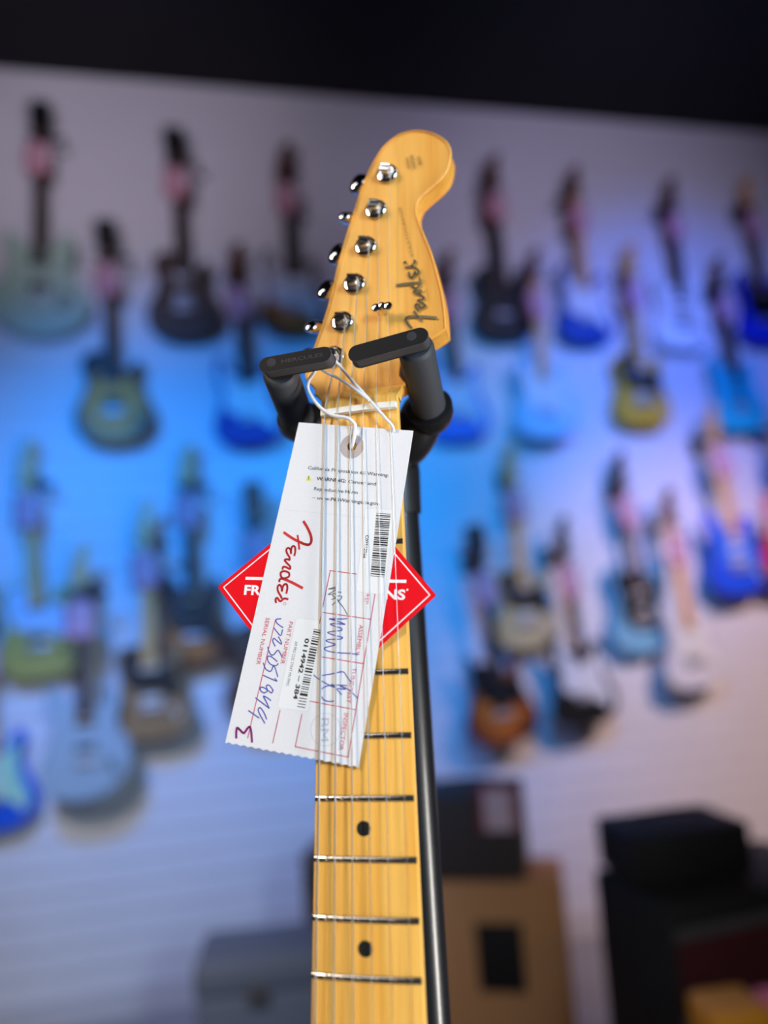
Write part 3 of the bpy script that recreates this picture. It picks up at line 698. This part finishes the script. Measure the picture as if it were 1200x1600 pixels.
def wall_guitar(ref, phrase, kind, body_px, head_px, colour, guard=None, head='maple', neck='rose', pick='w', card=True, paddle=1, off=0.105):
    ol, gd, NL, hd, pk, br = KIND[kind]
    cy = (min(p[1] for p in ol))/200*1.0                    # body centre below the joint
    hy = NL/100+0.09                                        # middle of the headstock
    B = WP(*body_px, off); H = WP(*head_px, off)
    d = (H-B); ang = math.atan2(-d.x, d.y); ang = max(-0.075, min(0.075, ang))
    R = Matrix.Rotation(ang, 4, 'Z'); o = Vector((B.x, B.y, off))-(R @ Vector((0, cy, 0)))
    MW = WM @ Matrix.Translation(o) @ R
    g = empty('electric_guitar', MW, phrase, 'guitar', 'guitars hung on the slat wall')
    hm = {'maple': M_MAPLE, 'black': M_BLKHEAD, 'brown': M_BRNWOOD}[head]
    nm = M_MAPLE if neck == 'maple' else M_ROSE
    put('body', cached((kind, 'body'), f_prism(ol, -0.045, 0.0, 0.006)), colour, g)
    if guard: put('pickguard', cached((kind, 'pickguard'), f_prism(gd, 0.0, 0.003, 0.001)), guard, g)
    put('neck', cached((kind, 'neck'), neck_fn(NL/100)), M_MAPLE if head == 'maple' else M_BRNWOOD, g)
    put('fretboard', cached((kind, 'fretboard'), board_fn(NL/100, pk[0]/100+0.02)), nm, g)
    put('headstock', cached((kind, 'headstock'), f_prism([(x, y+NL) for x, y in hd], -0.004, 0.010, 0.002)), hm, g)
    pm = M_PICKW if pick == 'w' else (M_HARDW if pick == 'c' else M_PICKB)
    wide = kind in ('single', 'hollow', 'twin')
    hh = 0.017 if wide else 0.010
    for y in pk: put('pickup', cached((kind, y, 'pickup'), f_box(-0.038, 0.038, y/100-hh, y/100+hh, 0.0, 0.011, r=0.003)), pm, g)
    put('bridge', cached((kind, 'bridge'), f_box(-0.043, 0.043, br/100-0.014, br/100+0.012, 0.0, 0.012, r=0.003)), M_HARDW, g)
    for k, (kx, ky) in enumerate(((8.5, -27), (10.5, -30.5)) if not wide else ((9, -29), (12.5, -31), (8, -33.5), (11.5, -35.5))):
        put('knob', cached((kx, ky, 'knob'), lambda: lathe(bmesh.new(), [(0.011, 0.0), (0.011, 0.010), (0.009, 0.014)], kx/100, ky/100, 14)), M_PICKB if pick != 'w' else M_PICKW, g)
    for k in range(6):
        if hd is FH: tx, ty, sx = -4.2+0.40*k*2.2*0.62, 3.0+2.45*k, -1
        else: tx, ty, sx = (-5.6 if k < 3 else 5.6), 6+4.0*(k % 3), 1
        put('tuner', cached((kind, k, 'tuner'), lambda: lathe(bmesh.new(), [(0.004, -0.006), (0.008, -0.002), (0.008, 0.004), (0.004, 0.008)], tx/100, (ty+NL)/100, 10)), M_HARDW, g)
    # hanger on the wall behind the head
    ny = NL/100-0.004
    h = empty('wall_hanger', MW, 'black padded wall hanger holding the '+ref, 'hanger', 'wall hangers of the displayed guitars')
    put('wall_plate', cached(('hanger', off, 'wall_plate'), f_box(-0.03, 0.03, -0.05, 0.05, -off, -off+0.01, r=0.003)), M_HANG, h).matrix_world = MW @ Matrix.Translation((0, ny, 0))
    def yoke():
        bm = bmesh.new(); tube(bm, [(0, 0, -off+0.005), (0, -0.004, -0.03)], 0.011, 12)
        pts = spline([(-0.036, -0.004, 0.03), (-0.035, -0.004, 0.0), (-0.026, -0.004, -0.026), (0, -0.004, -0.034), (0.026, -0.004, -0.026), (0.035, -0.004, 0.0), (0.036, -0.004, 0.03)], 4, False)
        tube(bm, pts, 0.010, 12); return bm
    put('yoke', cached(('hanger', off, 'yoke'), yoke), M_HANG, h).matrix_world = MW @ Matrix.Translation((0, ny, 0))
    def lever():
        bm = bmesh.new(); tube(bm, [(0.05, -0.016, 0.012), (0.07, -0.022, 0.014), (0.105, -0.028, 0.014)], [0.010, 0.012, 0.019], 12); return bm
    if paddle: put('release_lever', cached(('hanger', 'release_lever'), lever), M_HANG, h).matrix_world = MW @ Matrix.Translation((0, ny, 0)) @ Matrix.Scale(paddle, 4, (1, 0, 0))
    if card:
        c = empty('price_card', MW @ Matrix.Translation((0.0, NL/100-0.125, 0.031)) @ Matrix.Rotation(random.uniform(-0.12, 0.12), 4, 'Z'), 'pale price card with red edge on the '+ref, 'price card', 'price cards on the wall guitars')
        put('card', cached(('price', 'card'), f_box(-0.052, 0.052, -0.078, 0.072, -0.0015, 0.0, r=0.0)), M_CARD, c, False)
        def edge():
            bm = bmesh.new()
            box(bm, -0.052, -0.040, -0.078, 0.072, 0.0, 0.001); box(bm, -0.040, 0.052, -0.078, -0.068, 0.0, 0.001); return bm
        put('red_edge', cached(('price', 'red_edge'), edge), M_CARDRED, c, False)
        def loop():
            bm = bmesh.new(); tube(bm, spline([(0, 0.064, 0.001), (0.024, 0.068, -0.004), (0.033, 0.069, -0.022), (0.022, 0.070, -0.043), (0, 0.070, -0.049), (-0.022, 0.070, -0.043), (-0.033, 0.069, -0.022), (-0.024, 0.068, -0.004), (0, 0.064, 0.001)], 4, False), 0.0012, 6); return bm
        put('string_loop', cached(('price', 'string_loop'), loop), M_CARD, c)
def lac(name, rgb): return mat(name, srgb(*rgb), 0.5, 0, 0.0)
WG = mat('wall_guard_white', srgb(220, 220, 222), 0.4); BG = mat('wall_guard_black', srgb(18, 18, 22), 0.4); BLG = mat('wall_guard_pale_blue', srgb(170, 200, 226), 0.4)
SUN = burst('tobacco_burst', srgb(198, 104, 24), srgb(20, 8, 6), 0, -0.20, 0.17, 0.22)
GOLD = burst('honey_burst', srgb(240, 136, 4), srgb(34, 20, 14), 0, -0.25, 0.17, 0.20, 0.55, 1.02)
CHERRY = burst('cherry_burst', srgb(206, 110, 30), srgb(92, 14, 12), 0, -0.22, 0.17, 0.20, 0.4, 1.0)
RED2 = burst('red_burst', srgb(206, 120, 40), srgb(70, 12, 18), 0, -0.22, 0.17, 0.2, 0.35, 0.95)
wall_guitar('mint green semi hollow guitar', 'mint green semi hollow guitar at the left end of the top row', 'hollow', (62,442), (62,182), lac('mint', (158,186,170)), None, 'black', 'rose', 'k')
wall_guitar('dark walnut guitar', 'dark walnut guitar in the top row right of the mint one', 'single', (287,462), (270,205), lac('walnut', (66,44,34)), None, 'black', 'rose', 'c')
wall_guitar('brown sunburst guitar', 'brown sunburst guitar with white guard in the top row left of the big headstock', 'strat', (458,462), (438,210), SUN, WG, 'brown', 'rose', 'w', paddle=0)
wall_guitar('black guitar of the top row', 'black guitar just right of the big headstock in the top row', 'tele', (787,472), (764,240), lac('black_lacquer', (10,10,12)), None, 'brown', 'rose', 'k', paddle=-0.6)
wall_guitar('dark blue guitar of the top row', 'dark blue guitar with white guard in the top row right of the black one', 'strat', (916,480), (889,252), lac('deep_blue', (16,66,150)), WG, 'brown', 'maple', 'w', paddle=-1)
wall_guitar('white guitar of the top row', 'white guitar in the top row second from the right end', 'strat', (1066,490), (1040,268), lac('arctic_white', (226,234,240)), WG, 'brown', 'rose', 'k', paddle=-1)
wall_guitar('royal blue guitar', 'royal blue guitar cut off at the right end of the top row', 'strat', (1196,484), (1160,285), lac('royal_blue', (10,40,170)), BG, 'maple', 'rose', 'k', paddle=-0.8)
wall_guitar('honey sunburst guitar', 'honey sunburst single cutaway guitar at the left of the second row', 'single', (177,622), (165,362), GOLD, None, 'black', 'rose', 'k')
wall_guitar('navy blue guitar', 'navy blue guitar with white guard in the second row left of the stand yoke', 'strat', (388,632), (360,375), lac('navy', (18,46,140)), WG, 'brown', 'rose', 'w', paddle=0)
wall_guitar('bright blue guitar of the second row', 'bright blue guitar with pale guard in the second row right of the stand yoke', 'strat', (716,628), (692,385), lac('bright_blue', (30,112,205)), BLG, 'brown', 'rose', 'w', paddle=0)
wall_guitar('pale sky blue guitar', 'pale sky blue guitar in the second row left of the yellow one', 'strat', (853,624), (826,380), lac('surf_blue', (150,205,232)), WG, 'brown', 'maple', 'w', paddle=0, off=0.172)
wall_guitar('mustard yellow guitar', 'mustard yellow guitar with black guard in the second row', 'tele', (1003,608), (978,375), lac('mustard', (214,160,30)), BG, 'maple', 'maple', 'w', paddle=-0.6)
wall_guitar('turquoise guitar', 'turquoise guitar at the right end of the second row', 'strat', (1155,618), (1112,390), lac('turquoise', (20,180,200)), None, 'brown', 'rose', 'k', paddle=0)
wall_guitar('olive gold guitar', 'olive gold guitar with blue guard at the left of the third row', 'tele', (60,985), (38,700), lac('olive_gold', (176,156,70)), BLG, 'maple', 'maple', 'k')
wall_guitar('red sunburst guitar', 'red sunburst guitar in the third row left of the red diamond card', 'strat', (303,972), (285,690), RED2, BG, 'maple', 'rose', 'k')
wall_guitar('brown half hidden guitar', 'brown guitar mostly hidden behind the lower part of the white tag', 'single', (412,1055), (395,765), lac('brown_lacquer', (92,58,40)), None, 'black', 'rose', 'k', paddle=0, off=0.172)
wall_guitar('tan gold guitar', 'tan gold guitar with black guard in the third row right of the stand pole', 'tele', (822,950), (790,700), lac('tan_gold', (196,170,120)), BG, 'maple', 'maple', 'w', paddle=0)
wall_guitar('pale blue guitar of the third row', 'pale blue guitar with black guard and white arm contour in the third row', 'offset', (1004,955), (952,715), lac('ice_blue', (120,178,206)), BG, 'black', 'rose', 'w', paddle=-0.8)
wall_guitar('vivid blue guitar', 'vivid blue guitar at the right of the third row', 'strat', (1152,868), (1098,660), lac('vivid_blue', (20,80,225)), mat('guard_blue', srgb(60,120,230), 0.4), 'maple', 'maple', 'w', paddle=0, off=0.172)
wall_guitar('crimson pink guitar', 'crimson pink guitar cut off by the right edge of the photo', 'strat', (1240,846), (1228,650), lac('crimson', (214,50,90)), WG, 'maple', 'maple', 'w', paddle=0, off=0.239)
wall_guitar('silver grey guitar', 'silver grey guitar with black pickups lowest at the left', 'offset', (134,1166), (122,878), lac('silver_grey', (150,170,182)), None, 'maple', 'rose', 'k', off=0.239)
wall_guitar('bronze brown guitar', 'bronze brown guitar with dark guard left of the white tag in the lowest row', 'tele', (236,1080), (222,800), lac('bronze', (148,112,72)), BG, 'maple', 'maple', 'w', off=0.172)
wall_guitar('bright blue guitar at the left edge', 'bright blue guitar with pale guard cut off at the left edge', 'strat', (-12,1222), (-28,930), lac('blue_lacquer', (10,88,205)), mat('guard_pale_green', srgb(160,215,190), 0.4), 'maple', 'maple', 'w', paddle=0)
wall_guitar('cherry sunburst guitar', 'cherry sunburst guitar right of the stand pole in the lowest row', 'twin', (783,1095), (738,815), CHERRY, BG, 'black', 'rose', 'k', paddle=-0.6, off=0.172)
wall_guitar('black and white guitar', 'black guitar with white guard in the lowest row', 'strat', (912,1068), (868,800), lac('jet_black', (8,8,9)), WG, 'black', 'rose', 'w', paddle=-0.6, off=0.172)
wall_guitar('white guitar of the lowest row', 'white guitar at the right end of the lowest row', 'strat', (1082,1012), (1026,785), lac('cool_white', (214,214,222)), WG, 'brown', 'maple', 'w', paddle=0, off=0.172)

# ================================================================== AMPLIFIERS ON THE FLOOR
M_TOLEX = mat('black_tolex', srgb(22, 21, 24), 0.7, noise=0.2, scale=60)
M_BROWNT = mat('dark_brown_tolex', srgb(74, 63, 61), 0.7, noise=0.15, scale=60)
M_TAN = mat('tan_grille_cloth', srgb(214, 156, 108), 0.85, noise=0.06, scale=60)
M_DKRED = mat('dark_red_grille', srgb(70, 14, 26), 0.85, noise=0.15, scale=90)
M_GREYT = mat('silver_piping', srgb(78, 75, 79), 0.6)
def amp(name, label, loc, rz, w, d, h, mb, mg, cat='amplifier', badge=None, strip=True, handle=True, knobs=5, grille=(0.06, 0.72), gm=0.025, pipe=0.012):
    MW = Matrix.Translation(loc) @ Matrix.Rotation(rz, 4, 'Z')     # front faces local -y
    a = empty(name, MW, label, cat)
    bm = bmesh.new(); box(bm, -w/2, w/2, -d/2, d/2, 0.012, h, 0.012); link('cabinet', bm, mb, a)
    g0, g1 = h*grille[0], h*grille[1]
    bm = bmesh.new(); box(bm, -w/2+gm, w/2-gm, -d/2-0.008, -d/2+0.01, g0, g1, 0.003); g = link('grille', bm, mg, a)
    if strip:
        for z in (g0-pipe, g1):
            bm = bmesh.new(); box(bm, -w/2+gm*0.8, w/2-gm*0.8, -d/2-0.010, -d/2+0.01, z, z+pipe, 0.002); link('piping', bm, M_GREYT, a)
    if knobs:
        bm = bmesh.new(); box(bm, -w/2+0.03, w/2-0.03, -d/2-0.004, -d/2+0.01, h*0.80, h*0.94, 0.002); p = link('control_panel', bm, M_TOLEX if mb is not M_TOLEX else M_GREYT, a)
        for k in range(knobs):
            x = -w/2+0.07+(w-0.14)*k/max(1, knobs-1); bm = bmesh.new(); lathe(bm, [(0.010, 0.0), (0.010, 0.012), (0.007, 0.014)], 0, 0, 12)
            bmesh.ops.transform(bm, matrix=Matrix.Translation((x, -d/2-0.004, h*0.87)) @ Matrix.Rotation(PI/2, 4, 'X'), verts=bm.verts); link('knob', bm, M_BLACKP, p)
    if handle:
        bm = bmesh.new(); tube(bm, spline([(-0.10, 0, h-0.002), (-0.09, 0, h+0.018), (0, 0, h+0.024), (0.09, 0, h+0.018), (0.10, 0, h-0.002)], 4, False), 0.007, 8); link('handle', bm, M_BLACKP, a)
    for sx in (-1, 1):
        for sy in (-1, 1):
            bm = bmesh.new(); lathe(bm, [(0.016, 0.0), (0.018, 0.014)], sx*(w/2-0.05), sy*(d/2-0.05), 12); link('foot', bm, M_RUBBER, a)
    if badge:
        x, z, bw, bh, m = badge; bm = bmesh.new(); box(bm, x-bw/2, x+bw/2, -d/2-0.013, -d/2-0.005, z-bh/2, z+bh/2, 0.002); link('badge', bm, m, a)
    return a
def at_depth(px, py, dist):
    d = CAMM.to_3x3() @ Vector(((px-600)/1200, (800-py)/1200, -1)); o = CAMM.translation
    return o+d*(dist/d.y)
# tan fronted cabinet with a dark amplifier on it
p = at_depth(787, 1378, 2.75); th = p.z
amp('speaker_cabinet', 'tan fronted speaker cabinet with black square badge right of the stand pole', (p.x, p.y+0.14, 0), -0.22, 0.44, 0.28, th, M_TAN, M_TAN, 'speaker cabinet', badge=(0.0, th-0.235, 0.155, 0.215, M_TOLEX), strip=False, handle=False, knobs=0, grille=(0.05, 0.95))
p2 = at_depth(752, 1378, 2.75); hh = at_depth(752, 1240, 2.75).z-th
amp('amplifier', 'dark brown amplifier standing on the tan cabinet', (p2.x, p2.y+0.14, th), -0.22, 0.36, 0.26, hh, M_BROWNT, M_BROWNT, strip=False, grille=(0.06, 0.94), knobs=0)
c = at_depth(778, 1262, 2.72)
MWc = Matrix.Translation(c) @ Matrix.Rotation(-0.22, 4, 'Z') @ Matrix.Rotation(PI/2, 4, 'X')
pc = empty('price_card', MWc, 'pale price card with red edge on the dark brown amplifier', 'price card')
put('card', cached(('amp', 'card'), f_box(-0.065, 0.065, -0.075, 0.075, -0.002, 0.0)), mat('bright_price_card', srgb(244, 214, 226), 0.7), pc, False)
def edge2():
    bm = bmesh.new(); box(bm, -0.065, -0.048, -0.075, 0.075, 0, 0.001); box(bm, 0.048, 0.065, -0.075, 0.075, 0, 0.001); box(bm, -0.048, 0.048, 0.060, 0.075, 0, 0.001); return bm
put('red_edge', cached(('amp', 'red_edge'), edge2), M_CARDRED, pc, False)
# dark amplifier behind the neck
p = at_depth(560, 1335, 2.7)
amp('amplifier', 'dark amplifier mostly hidden behind the amber guitar neck', (p.x, p.y+0.14, 0), -0.2, 0.36, 0.26, p.z, M_BROWNT, M_TOLEX)
# black stack at the right, turned towards the left of the room
p = at_depth(1045, 1420, 2.1); RZ = 0.3
bw, bd, bh = 0.62, 0.36, p.z
ctr = Vector((p.x, p.y, 0)) + Matrix.Rotation(RZ, 3, 'Z') @ Vector((bw/2, bd/2, 0))
amp('amplifier', 'large black amplifier with dark red grille at the lower right corner', ctr, RZ, bw, bd, bh, M_TOLEX, M_DKRED, grille=(0.64, 0.885), knobs=0, gm=0.01, pipe=0.028, handle=False)
p3 = at_depth(1000, 1350, 2.42); h3 = at_depth(1000, 1290, 2.42).z-bh
amp('amplifier', 'small black amplifier on top of the large black one', (ctr.x-0.13, ctr.y+0.0, bh), RZ-0.1, 0.36, 0.24, max(0.12, h3+0.03), M_TOLEX, M_TOLEX, strip=False, knobs=0, grille=(0.06, 0.94))
# orange and pink boxes in the corner, grey case at the left
p = at_depth(1160, 1585, 1.75)
def case(name, label, cat, p, rz, w, d, m):
    a = empty(name, Matrix.Translation((p.x, p.y+d/2, 0)) @ Matrix.Rotation(rz, 4, 'Z'), label, cat); h = p.z
    bm = bmesh.new(); box(bm, -w/2, w/2, -d/2, d/2, 0, h*0.84, 0.015, 3); link('body', bm, m, a)
    bm = bmesh.new(); box(bm, -w/2-0.004, w/2+0.004, -d/2-0.004, d/2+0.004, h*0.84, h, 0.018, 3); link('lid', bm, m, a)
    bm = bmesh.new(); box(bm, -0.03, 0.03, -d/2-0.010, -d/2+0.004, h*0.78, h*0.88, 0.003); link('latch', bm, M_GREYT, a)
case('storage_box', 'orange box at the bottom right corner in front of the black amplifiers', 'box', p, 0.1, 0.13, 0.13, mat('orange_box', srgb(222,150,24), 0.5))
case('storage_box', 'pink box beside the orange one at the bottom right edge', 'box', at_depth(1238, 1580, 1.75), 0.1, 0.055, 0.12, mat('pink_box', srgb(226,120,140), 0.5))
case('storage_case', 'grey blue case standing on the floor left of the amber neck', 'case', at_depth(395, 1500, 2.35), 0.1, 0.36, 0.26, mat('grey_blue_case', srgb(104,112,132), 0.7))
